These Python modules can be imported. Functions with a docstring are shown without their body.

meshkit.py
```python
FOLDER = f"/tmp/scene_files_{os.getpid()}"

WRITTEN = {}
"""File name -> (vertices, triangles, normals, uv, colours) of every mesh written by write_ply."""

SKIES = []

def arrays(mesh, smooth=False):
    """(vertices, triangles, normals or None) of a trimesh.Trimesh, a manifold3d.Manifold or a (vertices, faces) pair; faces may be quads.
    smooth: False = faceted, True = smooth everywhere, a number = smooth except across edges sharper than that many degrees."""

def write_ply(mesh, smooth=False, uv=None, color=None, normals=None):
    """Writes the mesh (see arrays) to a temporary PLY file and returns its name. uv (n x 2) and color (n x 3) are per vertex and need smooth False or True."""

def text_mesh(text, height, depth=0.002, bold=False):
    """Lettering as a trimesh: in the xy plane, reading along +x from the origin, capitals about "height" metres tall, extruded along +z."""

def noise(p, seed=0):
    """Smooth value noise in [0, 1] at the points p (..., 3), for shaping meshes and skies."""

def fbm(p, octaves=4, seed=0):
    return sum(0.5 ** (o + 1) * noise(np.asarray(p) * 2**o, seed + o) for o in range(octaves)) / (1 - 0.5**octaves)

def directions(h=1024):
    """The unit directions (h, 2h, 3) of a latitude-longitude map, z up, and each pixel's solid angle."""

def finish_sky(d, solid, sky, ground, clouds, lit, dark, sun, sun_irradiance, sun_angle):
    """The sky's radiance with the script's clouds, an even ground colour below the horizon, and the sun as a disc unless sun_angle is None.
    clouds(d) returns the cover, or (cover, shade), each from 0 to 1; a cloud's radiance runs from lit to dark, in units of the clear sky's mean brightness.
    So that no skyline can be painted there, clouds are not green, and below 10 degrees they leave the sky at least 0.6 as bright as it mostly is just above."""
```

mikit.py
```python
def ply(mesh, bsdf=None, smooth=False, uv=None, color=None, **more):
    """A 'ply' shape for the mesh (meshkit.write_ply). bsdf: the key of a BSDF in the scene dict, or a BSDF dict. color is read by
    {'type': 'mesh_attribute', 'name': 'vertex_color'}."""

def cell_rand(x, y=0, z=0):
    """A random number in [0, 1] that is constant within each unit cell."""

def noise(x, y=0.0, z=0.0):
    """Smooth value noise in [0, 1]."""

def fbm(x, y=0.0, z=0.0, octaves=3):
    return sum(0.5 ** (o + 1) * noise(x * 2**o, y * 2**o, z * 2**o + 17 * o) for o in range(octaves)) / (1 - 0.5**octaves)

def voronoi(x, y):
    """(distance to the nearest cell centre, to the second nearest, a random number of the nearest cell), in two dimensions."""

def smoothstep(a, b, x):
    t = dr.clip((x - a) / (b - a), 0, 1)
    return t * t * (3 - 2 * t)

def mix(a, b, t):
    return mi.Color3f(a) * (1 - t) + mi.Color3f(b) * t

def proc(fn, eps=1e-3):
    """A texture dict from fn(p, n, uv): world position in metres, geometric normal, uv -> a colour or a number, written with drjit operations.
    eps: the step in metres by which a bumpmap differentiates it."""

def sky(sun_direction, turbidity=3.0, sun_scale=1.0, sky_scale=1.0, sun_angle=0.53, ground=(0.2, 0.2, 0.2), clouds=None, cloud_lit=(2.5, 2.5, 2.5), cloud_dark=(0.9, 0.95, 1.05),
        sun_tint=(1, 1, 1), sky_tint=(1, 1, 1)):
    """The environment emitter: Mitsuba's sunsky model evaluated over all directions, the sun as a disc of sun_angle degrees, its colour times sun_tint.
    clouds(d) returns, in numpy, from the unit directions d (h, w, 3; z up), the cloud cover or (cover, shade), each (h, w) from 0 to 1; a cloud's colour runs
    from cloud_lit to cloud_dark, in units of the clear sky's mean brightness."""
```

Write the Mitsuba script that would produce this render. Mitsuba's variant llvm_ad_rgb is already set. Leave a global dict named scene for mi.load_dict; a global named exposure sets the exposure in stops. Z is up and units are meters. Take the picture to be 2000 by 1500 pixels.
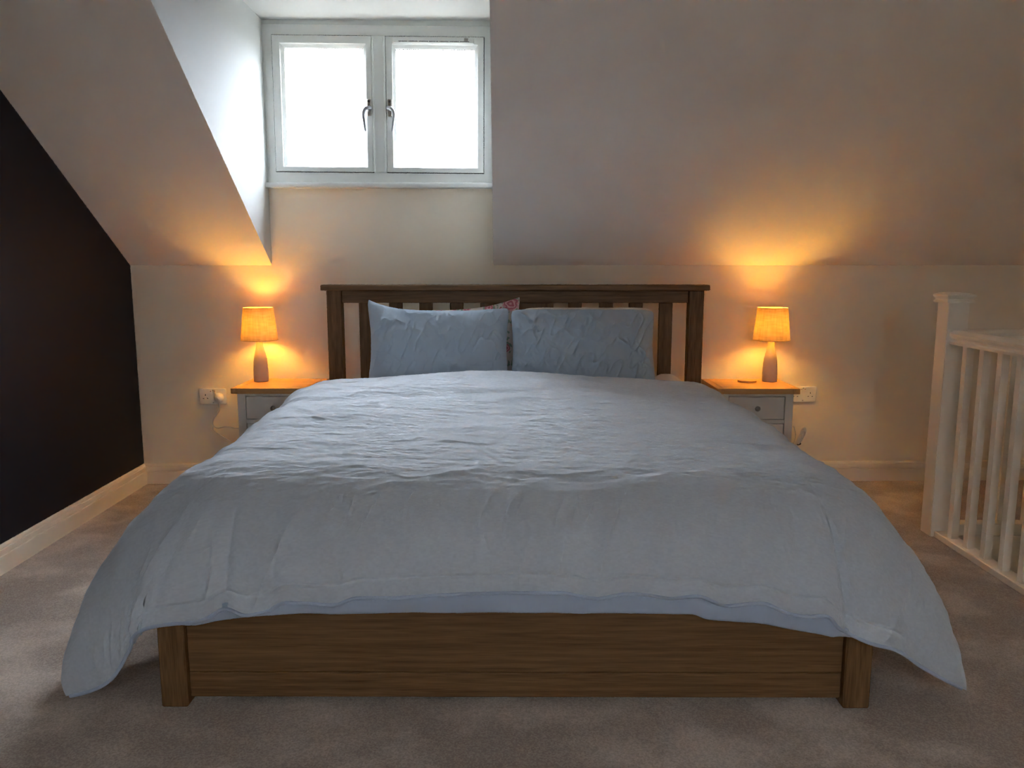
import math
import numpy as np, trimesh, mitsuba as mi, drjit as dr
import mikit
from mikit import noise, fbm, smoothstep, mix, cell_rand
from meshkit import fbm as nfbm, noise as nnoise
from shapely.geometry import Polygon

# ------------------------------------------------------------------ camera, sky, exposure
T = mi.ScalarTransform4f
F, PITCH, H, YAW = 1570.0, math.radians(8.57), 1.195, math.radians(0.22)
scene, labels = {}, {}
fwd = np.array([-math.sin(YAW) * math.cos(PITCH), math.cos(YAW) * math.cos(PITCH), -math.sin(PITCH)])
scene['camera'] = {'type': 'perspective', 'fov': math.degrees(2 * math.atan(1000 / F)), 'fov_axis': 'x', 'near_clip': 0.05, 'far_clip': 300.0,
                   'to_world': T().look_at(origin=[0, 0, H], target=[float(fwd[0]), float(fwd[1]), float(H + fwd[2])], up=[0, 0, 1])}
scene['sky'] = mikit.sky((0.3, -0.8, 0.7), turbidity=4.0, sun_scale=0.0, sky_scale=17.5, ground=(0.035, 0.035, 0.035),
                         clouds=lambda d: (np.ones(d.shape[:2]), 0.667 * (1 - np.clip(d[..., 2], 0, 1))), cloud_lit=(2.27, 2.5, 2.86), cloud_dark=(0.0, 0.0, 0.0))   # overcast: zenith three times the horizon
exposure = 4.0
LAMP = np.array([1.0, 0.54, 0.085]) * 18.0

rng = np.random.default_rng(7)


def zpx(y, D):
    """Height seen at image row y on an upright plane at distance D (measuring aid for the real sizes)."""
    return H - D * np.tan(np.arctan((np.asarray(y, float) - 750) / F) + PITCH)


# ------------------------------------------------------------------ materials
def rgb(*c): return {'type': 'rgb', 'value': list(c)}


def bsdf(name, color, rough=0.6, bump=None, scale=1.0, spec=0.4, metallic=0.0, **kw):
    base = {'type': 'principled', 'base_color': color if isinstance(color, dict) else rgb(*color), 'roughness': rough, 'specular': spec, 'metallic': metallic, **kw}
    if bump is not None:
        base = {'type': 'bumpmap', 'arbitrary': bump, 'scale': scale, 'bsdf': base}
    scene[name] = {'type': 'twosided', 'bsdf': base}


def wood(axis, dark, light, ring=26.0, stretch=0.055):
    def fn(p, n, uv):
        q = [p.x, p.y, p.z]
        q[axis] = q[axis] * stretch
        w = fbm(q[0] * 9, q[1] * 9, q[2] * 9, 2)
        g = fbm(q[0] * ring * 4 + w * 4, q[1] * ring * 4, q[2] * ring * 4, 3)
        f = noise(q[0] * 420, q[1] * 420, q[2] * 420)
        t = dr.clip(0.2 * w + 0.75 * g + 0.35 * (f - 0.5) + 0.05, 0, 1)
        return mix(dark, light, t)
    return mikit.proc(fn)


def wood_bump(axis):
    def fn(p, n, uv):
        q = [p.x, p.y, p.z]
        q[axis] = q[axis] * 0.04
        return fbm(q[0] * 300, q[1] * 300, q[2] * 300, 2)
    return mikit.proc(fn, 6e-4)


DK, LT = (0.054, 0.025, 0.010), (0.215, 0.112, 0.047)
bsdf('oak_across', wood(0, DK, LT), 0.5, wood_bump(0), 0.0005, 0.35)
bsdf('oak_upright', wood(2, DK, LT), 0.5, wood_bump(2), 0.0005, 0.35)
bsdf('oak_along', wood(1, DK, LT), 0.5)
bsdf('honey_oak', wood(0, (0.36, 0.17, 0.055), (0.62, 0.34, 0.13)), 0.38, wood_bump(0), 0.0003, 0.45)
bsdf('honey_oak_end', wood(1, (0.36, 0.17, 0.055), (0.62, 0.34, 0.13)), 0.38, wood_bump(1), 0.0003, 0.45)
bsdf('coaster_wood', wood(0, (0.35, 0.19, 0.08), (0.55, 0.33, 0.16)), 0.5)


def plaster(p, n, uv): return fbm(p.x * 60, p.y * 60, p.z * 60, 2)


PL = mikit.proc(plaster, 2e-3)
bsdf('wall_paint', (0.79, 0.715, 0.58), 0.85, PL, 0.0006, 0.2)
bsdf('ceiling_paint', (0.80, 0.75, 0.69), 0.85, PL, 0.0005, 0.2)
bsdf('reveal_paint', (0.46, 0.468, 0.45), 0.75, PL, 0.0005, 0.3)  # dormer white, darkened in the colour to offset the strong window light
bsdf('navy_paint', (0.0085, 0.0100, 0.0150), 0.6, PL, 0.0007, 0.25)
bsdf('trim_paint', (0.80, 0.72, 0.58), 0.32, None, 1, 0.5)
bsdf('stair_paint', (0.82, 0.75, 0.63), 0.35, None, 1, 0.5)
bsdf('upvc', (0.67, 0.685, 0.655), 0.3, None, 1, 0.5)
bsdf('gasket', (0.05, 0.05, 0.05), 0.6)
bsdf('stand_paint', (0.62, 0.60, 0.56), 0.42, None, 1, 0.4)
bsdf('socket_plastic', (0.78, 0.76, 0.70), 0.3)
bsdf('dark_hole', (0.02, 0.02, 0.02), 0.6)
bsdf('red_mark', (0.35, 0.06, 0.05), 0.5)
bsdf('chrome', (0.36, 0.37, 0.39), 0.28, None, 1, 0.5, 1.0)
bsdf('pewter', (0.30, 0.28, 0.25), 0.32, None, 1, 0.5, 1.0)
bsdf('white_cable', (0.62, 0.59, 0.54), 0.4)
bsdf('foliage', (0.07, 0.09, 0.07), 0.9)
bsdf('bark', (0.16, 0.12, 0.09), 0.9)
scene['glass'] = {'type': 'thindielectric', 'int_ior': 1.5}


def carpet(p, n, uv):
    b = fbm(p.x * 5.0 + 1.2 * noise(p.x * 3, p.y * 3, 4.0), p.y * 6.0, 3.0, 4)
    b = smoothstep(0.30, 0.80, b)
    f = fbm(p.x * 260, p.y * 260, 1.0, 2)
    return mix((0.31, 0.250, 0.205), (0.56, 0.475, 0.395), dr.clip(0.62 * b + 0.9 * (f - 0.5) + 0.17, 0, 1))


bsdf('carpet', mikit.proc(carpet), 0.95, mikit.proc(lambda p, n, uv: fbm(p.x * 330, p.y * 330, 0.0, 2), 1e-3), 0.004, 0.1, sheen=0.4)


def seersucker(p, n, uv):
    a = noise(uv.x * 150 + 0.8 * noise(uv.x * 30, uv.y * 30), uv.y * 48, 2.0)
    b = noise(uv.x * 60, uv.y * 260, 5.0)
    c = fbm(uv.x * 40 + uv.y * 14, uv.y * 95 - uv.x * 10, 7.0, 2)
    return 0.42 * a + 0.18 * b + 0.75 * c


bsdf('duvet_cotton', mikit.proc(lambda p, n, uv: mix((0.420, 0.458, 0.494), (0.480, 0.518, 0.554), fbm(uv.x * 120, uv.y * 220, 3.0, 2))), 0.85,
     mikit.proc(seersucker, 1.2e-3), 0.0035, 0.15, sheen=0.25)
bsdf('plain_cotton', (0.36, 0.42, 0.51), 0.85, mikit.proc(lambda p, n, uv: fbm(uv.x * 40, uv.y * 90, 1.0, 3), 1.5e-3), 0.002, 0.15)
bsdf('pillow_cotton', (0.355, 0.425, 0.50), 0.85, mikit.proc(lambda p, n, uv: fbm(uv.x * 70 + 2 * noise(uv.x * 20, uv.y * 20), uv.y * 50, 1.0, 3), 1.5e-3), 0.0024, 0.15)
bsdf('cream_cotton', (0.66, 0.60, 0.52), 0.85)


def rose(p, n, uv):
    x, y = uv.x * 15.0, uv.y * 15.0
    d1, d2, w = mikit.voronoi(x, y)
    wob = 0.12 * noise(x * 9, y * 9)
    dx, dy = (uv.x - 0.318) / 0.050, (uv.y - 0.212) / 0.046
    dc = 0.40 * dr.sqrt(dx * dx + dy * dy)
    near = dc < 0.40
    d1, w = dr.select(near, dc, d1), dr.select(near, 1.0, w)
    petals = 0.5 + 0.5 * dr.sin(34 * d1 + 5 * noise(x * 5, y * 5))
    flower = smoothstep(0.42, 0.34, d1 + wob)
    leaf = smoothstep(0.56, 0.5, d1 + wob) * (1 - flower) * smoothstep(0.45, 0.6, noise(x * 4, y * 4, 3.0))
    c = mix((0.66, 0.60, 0.55), (0.25, 0.32, 0.24), leaf)
    return mix(c, mix((0.42, 0.10, 0.13), (0.66, 0.36, 0.37), petals), flower * dr.select(w > 0.25, 1.0, 0.0))


bsdf('floral_cotton', mikit.proc(rose), 0.85)


def linen(p, n, uv):
    a = noise(uv.x * 160, uv.y * 26, 1.0) + noise(uv.x * 26, uv.y * 190, 2.0)
    return mix((0.52, 0.30, 0.10), (0.72, 0.48, 0.22), dr.clip(0.5 * a, 0, 1))


scene['shade_linen'] = {'type': 'principledthin', 'base_color': mikit.proc(linen), 'roughness': 0.9, 'diff_trans': 0.13, 'spec_trans': 0.0, 'eta': 1.3}
bsdf('shade_tape', (0.50, 0.34, 0.18), 0.8)
bsdf('ceramic', (0.42, 0.385, 0.355), 0.55, None, 1, 0.4)
bsdf('brass', (0.6, 0.45, 0.22), 0.35, None, 1, 0.5, 1.0)


# ------------------------------------------------------------------ helpers
def numbered(key):
    if key not in scene and not any(k.startswith(key + '__') for k in scene):
        return key
    i = 1
    while f'{key}_{i:03d}' in scene or any(k.startswith(f'{key}_{i:03d}__') for k in scene):
        i += 1
    return f'{key}_{i:03d}'


def obj(name, mesh, mat, parent=None, smooth=False, label=None, cat=None, group=None, kind=None, **kw):
    key = numbered(f'{parent}__{name}' if parent else name)
    scene[key] = mikit.ply(mesh, mat, smooth=smooth, **kw)
    tag(key, label, cat, group, kind)
    return key


def tag(key, label=None, cat=None, group=None, kind=None):
    d = {k: v for k, v in (('label', label), ('category', cat), ('group', group), ('kind', kind)) if v}
    if d:
        labels[key] = d


def thing(name, label, cat, group=None, kind=None):
    key = numbered(name)
    tag(key, label, cat, group, kind)
    return key


def move(m, fn):
    m = m.copy()
    m.vertices = fn(np.asarray(m.vertices))
    return m


def box(x0, x1, y0, y1, z0, z1, c=0.0):
    if c <= 0:
        return trimesh.creation.box(bounds=[[min(x0, x1), min(y0, y1), min(z0, z1)], [max(x0, x1), max(y0, y1), max(z0, z1)]])
    lo, hi = np.minimum([x0, y0, z0], [x1, y1, z1]), np.maximum([x0, y0, z0], [x1, y1, z1])
    pts = []
    for i in np.ndindex(2, 2, 2):
        for ax in range(3):
            p = [(hi[k] - c * (k != ax)) if i[k] else (lo[k] + c * (k != ax)) for k in range(3)]
            pts.append(p)
    return trimesh.Trimesh(np.array(pts)).convex_hull


def join(*ms): return trimesh.util.concatenate([m for m in ms])


def prism(poly, a, b, fn):
    """Extrudes polygon (list of 2-D points) from a to b; fn(p2 (n,2), w (n,)) -> (n,3) world points."""
    m = trimesh.creation.extrude_polygon(Polygon(poly), b - a, engine='earcut')
    v = np.asarray(m.vertices)
    m.vertices = fn(v[:, :2], v[:, 2] + a)
    trimesh.repair.fix_normals(m)
    return m


def lathe(profile, n=48, at=(0, 0, 0)):
    m = trimesh.creation.revolve(np.array(profile, float), sections=n)
    m.apply_translation(at)
    return m


def grid_mesh(P, close_u=False):
    """(n, m, 3) points -> mesh."""
    n, m = P.shape[:2]
    idx = np.arange(n * m).reshape(n, m)
    if close_u:
        idx = np.vstack([idx, idx[:1]])
    q = np.stack([idx[:-1, :-1], idx[1:, :-1], idx[1:, 1:], idx[:-1, 1:]], -1).reshape(-1, 4)
    return trimesh.Trimesh(P.reshape(-1, 3), np.vstack([q[:, [0, 1, 2]], q[:, [0, 2, 3]]]), process=False)


def tube(points, r, sides=10, sub=8):
    """Swept round tube through points (Catmull-Rom), with radii r (scalar or per point), closed ends."""
    from scipy.interpolate import CubicSpline
    p = np.asarray(points, float)
    k = np.concatenate([[0], np.cumsum(np.linalg.norm(np.diff(p, axis=0), axis=1))])
    tt = np.linspace(0, k[-1], (len(p) - 1) * sub + 1)
    c = CubicSpline(k, p)(tt)
    rr = np.interp(tt, k, np.broadcast_to(r, len(p)))
    t = np.gradient(c, axis=0)
    t /= np.linalg.norm(t, axis=1, keepdims=True)
    a = np.cross(t[0], [0.3, 0.9, 0.2])
    rings = []
    for i in range(len(c)):
        a = a - t[i] * (a @ t[i])
        a /= np.linalg.norm(a)
        b = np.cross(t[i], a)
        an = np.arange(sides) / sides * 2 * np.pi
        rings.append(c[i] + rr[i] * (np.cos(an)[:, None] * a + np.sin(an)[:, None] * b))
    P = np.array([np.repeat(c[:1], sides, 0), *rings, np.repeat(c[-1:], sides, 0)])
    m = grid_mesh(P.transpose(1, 0, 2), True)
    m.merge_vertices()
    trimesh.repair.fix_normals(m)
    return m


def loop_frame(x0, x1, z0, z1, prof, fn):
    """Mitred rectangular frame: prof = closed list of (inset, depth); local (x, depth, z) -> fn."""
    rings = []
    for i, d in prof:
        rings.append([[x0 + i, d, z0 + i], [x1 - i, d, z0 + i], [x1 - i, d, z1 - i], [x0 + i, d, z1 - i]])
    R = np.array(rings)          # (np,4,3)
    R = np.concatenate([R, R[:1]], 0)
    R = np.concatenate([R, R[:, :1]], 1)
    m = grid_mesh(R)
    m.merge_vertices()
    trimesh.repair.fix_normals(m)
    m.vertices = fn(np.asarray(m.vertices))
    return m


# ------------------------------------------------------------------ the room (frame turned slightly against the bed)
DW, BETA = 4.316, math.radians(1.1)
CB, SB = math.cos(BETA), math.sin(BETA)


def RF(v):
    """Room frame (x along the back wall, d from it into the room, z) -> world."""
    v = np.asarray(v, float)
    x, d, z = v[..., 0], v[..., 1], v[..., 2]
    return np.stack([x * CB + d * SB, DW + x * SB - d * CB, z], -1)


def rbox(*a, c=0.0): return move(box(*a, c=c), RF)


XL, XR, DF = -2.03, 2.98, 6.6
KNEE, CEIL = 1.182, 2.413
RUN = (CEIL - KNEE) / math.tan(math.radians(34.0))
DX0, DX1 = -1.286, -0.115
WSILL = 1.600

S = 'structure'
HOLE = (1.893, 2.92, -1.2, 3.432)   # stairwell x0 x1 y0 y1 (world)


def pyz(p, w):  # polygon (d, z) swept along room x
    return RF(np.stack([w, p[:, 0], p[:, 1]], -1))


def pxz(p, w):  # polygon (x, z) swept along room d
    return RF(np.stack([p[:, 0], w, p[:, 1]], -1))


obj('wall_back', prism([(XL - .2, -.02), (XR + .2, -.02), (XR + .2, KNEE + .02), (DX1 - .001, KNEE + .02), (DX1 - .001, WSILL), (DX0 + .001, WSILL), (DX0 + .001, KNEE + .02), (XL - .2, KNEE + .02)], -.25, 0, pxz), 'wall_paint',
    label='cream painted knee wall behind the bed headboard', kind=S)
SL = [(0, KNEE), (RUN, CEIL), (RUN, CEIL + .25), (-.3, CEIL + .25), (-.3, KNEE)]
SL2 = [(-.25, KNEE - .25 * math.tan(math.radians(34))), (0, KNEE), (RUN, CEIL), (RUN - .1, CEIL + .06), (-.25, KNEE + .08)]
obj('ceiling_slope', prism([(0, KNEE), (RUN, CEIL), (RUN - .08, CEIL + .05), (-.08, KNEE + .05)], XL - .2, DX0 - .0006, pyz), 'ceiling_paint',
    label='short sloping ceiling left of the dormer window above the dark wall', kind=S)
obj('ceiling_slope', prism([(0, KNEE), (RUN, CEIL), (RUN - .08, CEIL + .05), (-.08, KNEE + .05)], DX1 + .0006, XR + .2, pyz), 'ceiling_paint',
    label='wide sloping ceiling right of the dormer window', kind=S)
CH = [(-.2, KNEE - .13), (-.002, KNEE - .0), (-.0, KNEE + .002), (RUN - .003, CEIL),  (RUN - .003, CEIL + .1), (-.2, CEIL + .1)]
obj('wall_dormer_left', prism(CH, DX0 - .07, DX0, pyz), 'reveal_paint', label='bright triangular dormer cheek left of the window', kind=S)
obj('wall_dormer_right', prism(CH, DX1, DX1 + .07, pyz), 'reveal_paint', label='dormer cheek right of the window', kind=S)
obj('ceiling', rbox(XL - .2, XR + .2, RUN, DF - RUN, CEIL, CEIL + .1), 'ceiling_paint', label='flat white ceiling over the middle of the room', kind=S)
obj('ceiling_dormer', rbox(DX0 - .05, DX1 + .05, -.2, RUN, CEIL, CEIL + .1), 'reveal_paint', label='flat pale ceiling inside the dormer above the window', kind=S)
# far slope with two added rooflights (fill light for the room from behind the viewer)
SA = math.radians(34.0)
SLEN = RUN / math.cos(SA)


def RS(v):
    """far slope frame (x, out of the room, up the slope) -> world"""
    v = np.asarray(v, float)
    return RF(np.stack([v[..., 0], DF - v[..., 2] * math.cos(SA) + v[..., 1] * math.sin(SA), KNEE + v[..., 2] * math.sin(SA) + v[..., 1] * math.cos(SA)], -1))


FILL_ROOFLIGHTS = [(-1.10, -0.58), (0.58, 1.10)]
U0, U1 = 0.70, 1.26
obj('ceiling_slope', join(*[move(box(*q), RS) for q in ((XL - .2, XR + .2, 0, .06, -.02, U0), (XL - .2, XR + .2, 0, .06, U1, SLEN + .03), (XL - .2, FILL_ROOFLIGHTS[0][0], 0, .06, U0, U1), (FILL_ROOFLIGHTS[0][1], FILL_ROOFLIGHTS[1][0], 0, .06, U0, U1), (FILL_ROOFLIGHTS[1][1], XR + .2, 0, .06, U0, U1))]),
    'ceiling_paint', label='sloping ceiling with two added fill rooflights on the side of the room behind the viewer', kind=S)
for k, (a, b) in enumerate(FILL_ROOFLIGHTS):
    w = thing(f'window_{k + 2}', f'rooflight {"left" if k else "right"} added for fill light in the slope behind the viewer', None, kind=S)
    obj('frame', loop_frame(a, b, U0, U1, [(-.01, .0), (-.01, .14), (.05, .14), (.05, .03), (.04, .0)], RS), 'upvc', w)
    obj('glass_pane', trimesh.Trimesh(RS(np.array([[a, .08, U0], [b, .08, U0], [b, .08, U1], [a, .08, U1]])), [[0, 1, 2], [0, 2, 3]]), 'glass', w)
obj('wall_front', rbox(XL - .2, XR + .2, DF, DF + .2, -.02, KNEE + .02), 'wall_paint', label='knee wall behind the viewer', kind=S)
obj('wall_left', rbox(XL - .2, XL, -.2, DF + .2, -.02, CEIL + .1), 'navy_paint', label='dark navy painted gable wall on the left', kind=S)
obj('wall_right', rbox(XR, XR + .2, -.2, DF + .2, -2.8, CEIL + .1), 'wall_paint', label='gable wall on the right past the stairs', kind=S)

# floor with the stairwell cut out
hx0, hx1, hy0, hy1 = HOLE
obj('floor', join(box(-2.3, hx0, -2.9, 4.5, -.2, 0), box(hx0, 3.2, hy1, 4.5, -.2, 0), box(hx0, 3.2, -2.9, hy0, -.2, 0)), 'carpet',
    label='grey beige short pile carpet with trodden lighter patches', kind=S)
obj('wall_stairwell', join(box(hx0 - .1, hx1 + .3, hy1, hy1 + .1, -2.8, -.201), box(hx0 - .1, hx0, hy0, hy1, -2.8, -.201), box(hx0 - .1, hx1 + .3, hy0 - .1, hy0, -2.8, -.201)), 'wall_paint',
    label='cream walls of the open stairwell below the balustrade', kind=S)
for k in range(11):   # stair treads going down in the well
    y1 = hy1 - 0.9 - k * 0.22
    obj('trim_2__stair_step' if k else 'trim_2__stair_step', box(hx0, hx1 + .05, y1 - .22, y1, -2.8, -2.5 + k * .19), 'carpet')
tag('trim_2', 'carpeted flight of stairs down in the stairwell', kind=S)
obj('floor_lower', box(hx0 - .1, 3.2, hy0 - .1, hy1 + .1, -2.9, -2.8), 'carpet', label='lower landing floor at the foot of the stairwell', kind=S)

BB = [(0, 0), (.020, 0), (.020, .066), (.0185, .069), (.0145, .0705), (.0145, .0755), (.0175, .078), (.018, .091), (.0165, .0945), (.0115, .0955), (.0115, .100), (.0105, .104), (.006, .1085), (0, .110)]
obj('baseboard_back', prism(BB, XL, XR, lambda p, w: RF(np.stack([w, p[:, 0], p[:, 1]], -1))), 'trim_paint', smooth=35, label='cream moulded skirting board along the back wall', kind=S)
obj('baseboard_left', prism(BB, .0, DF, lambda p, w: RF(np.stack([XL + p[:, 0], w, p[:, 1]], -1))), 'trim_paint', smooth=35, label='cream moulded skirting board under the dark left wall', kind=S)
obj('baseboard_front', prism(BB, XL, XR, lambda p, w: RF(np.stack([w, DF - p[:, 0], p[:, 1]], -1))), 'trim_paint', smooth=35, label='cream skirting board behind the viewer', kind=S)

# ------------------------------------------------------------------ the dormer window
ROLL = math.radians(0.4)
WZ0, WZ1, WCX = WSILL, CEIL, (DX0 + DX1) / 2


def WF(v):
    v = np.asarray(v, float)
    x, z = v[..., 0] - WCX, v[..., 2] - 2.0
    return RF(np.stack([WCX + x * math.cos(ROLL) + z * math.sin(ROLL), v[..., 1], 2.0 - x * math.sin(ROLL) + z * math.cos(ROLL)], -1))


win = thing('window_1', 'white dormer window with two side by side casements', None, kind=S)
zs1, zp1, zp0, zs0 = [float(zpx(y, DW)) for y in (71.5, 95.5, 323.5, 338.0)]
fz0, fz1 = WSILL + .002, zs1 + .052
fx0, fx1 = DX0 - .012, DX1 + .012
# fixed outer frame, its opening fits both sashes
ox0, ox1 = -1.240, -0.160
fr = [(0, -.07), (0, .0), (.052, .0), (.057, -.006), (.060, -.022), (.060, -.07)]


def outer(fn):
    a = []
    # four members with their own widths, mitre lines come from separate pieces
    P = lambda pts, d0, d1: prism(pts, d0, d1, lambda p, w: fn(np.stack([p[:, 0], w, p[:, 1]], -1)))
    a.append(P([(fx0, fz1 - .0), (fx1, fz1), (ox1, zs1), (ox0, zs1)], -.07, 0))
    a.append(P([(fx0, fz0), (ox0, zs0), (ox1, zs0), (fx1, fz0)], -.07, 0))
    a.append(P([(fx0, fz0), (fx0, fz1), (ox0, zs1), (ox0, zs0)], -.07, 0.0005))
    a.append(P([(fx1, fz0), (ox1, zs0), (ox1, zs1), (fx1, fz1)], -.07, 0.0005))
    return a


for m, n in zip(outer(WF), ('frame_head', 'frame_bottom', 'frame_side', 'frame_side')):
    obj(n, m, 'upvc', win)
obj('frame_packer', move(box(fx0, fx1, -.07, -.004, fz1, CEIL + .03), WF), 'upvc', win)
# closing mullion (false mullion strip standing proud)
mx0, mx1 = -.733, -.664
obj('mullion', join(move(box(mx0 + .004, mx1 - .004, -.07, .012, zs0 + .002, zs1 - .002, .002), WF), move(box(mx0, mx0 + .011, -.05, .018, zs0 + .002, zs1 - .002, .003), WF), move(box(mx1 - .011, mx1, -.05, .018, zs0 + .002, zs1 - .002, .003), WF)), 'upvc', win)
sash_prof = [(0, -.06), (0, .010), (.002, .012), (.040, .012), (.043, .009), (.046, -.004), (.052, -.010), (.060, -.020), (.060, -.06)]
for (a, b, pa, pb, hs) in ((ox0 + .003, mx0 - .002, -1.179, -.777, -1), (mx1 + .002, ox1 - .003, -.613, -.209, 1)):
    s = numbered(f'{win}__sash')
    # members: outer rectangle a..b, zs0..zs1 ; glass opening pa..pb, zp0..zp1
    def member(quad_out, quad_in):
        o, i = np.array(quad_out), np.array(quad_in)
        lv = [(0.0, -.06), (0.0, .010), (.03, .012), (.64, .012), (.68, .010), (.70, .004), (.74, .003), (.97, -.007), (1.0, -.010), (1.0, -.05)]
        P = np.array([[[*(o[k] * (1 - t) + i[k] * t), d] for k in (0, 1)] for t, d in lv])
        P = np.concatenate([P, P[:1]], 0)
        m = grid_mesh(P[..., [0, 2, 1]])
        # end caps
        nv = len(lv)
        from shapely.geometry import Polygon as PG
        m.vertices = WF(np.asarray(m.vertices))
        return m
    O = [(a, zs0 + .003), (b, zs0 + .003), (b, zs1 - .003), (a, zs1 - .003)]
    I = [(pa, zp0), (pb, zp0), (pb, zp1), (pa, zp1)]
    obj('sash_frame', join(*[member((O[k], O[(k + 1) % 4]), (I[k], I[(k + 1) % 4])) for k in range(4)]), 'upvc', win, smooth=False)
    sk = [k for k in scene if k.startswith(win + '__sash_frame')][-1]
    gm = trimesh.Trimesh(WF(np.array([[pa - .01, -.016, zp0 - .01], [pb + .01, -.016, zp0 - .01], [pb + .01, -.016, zp1 + .01], [pa - .01, -.016, zp1 + .01]])), [[0, 1, 2], [0, 2, 3]])
    obj('glass_pane', gm, 'glass', sk)
    obj('gasket', loop_frame(pa - .0025, pb + .0025, zp0 - .0025, zp1 + .0025, [(0, -.015), (0, -.0105), (.0032, -.0105), (.0032, -.015)], WF), 'gasket', sk)
    obj('seal', loop_frame(a - .0035, b + .0035, zs0 - .001, zs1 + .001, [(0, -.02), (0, .0015), (.006, .0015), (.006, -.02)], WF), 'gasket', sk)  # dark loop standing in for the shadow gap around the sash
    # espagnolette handle
    cx = (pb + b) / 2 + .006 if hs < 0 else (pa + a) / 2 - .006
    zt, zk, ze = [float(zpx(y, DW)) for y in (199, 215, 260)]
    L = lambda pts: WF(np.array(pts))
    base = move(box(cx - .011, cx + .011, .011, .022, zk - .035, zt + .008, .004), WF)
    hk = obj('handle', join(tube(L([[cx, .020, zk], [cx, .046, zk + .001], [cx + hs * .012, .052, zk - .004], [cx + hs * .022, .052, zk - .020], [cx + hs * .0225, .053, zk - .06], [cx + hs * .016, .056, ze + .012], [cx + hs * .014, .057, ze - .002]]),
                            [.011, .0105, .0095, .0085, .007, .0062, .0045], 12, 6)), 'chrome', sk, smooth=50)
    obj('base_plate', base, 'pewter', hk)
    obj('lock_button', move(lathe([(0, 0), (.006, 0), (.006, .004), (0, .004)], 16), lambda v: WF(np.stack([cx + v[:, 0], .0215 + v[:, 2], zt - .004 + v[:, 1]], -1))), 'gasket', hk)
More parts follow.
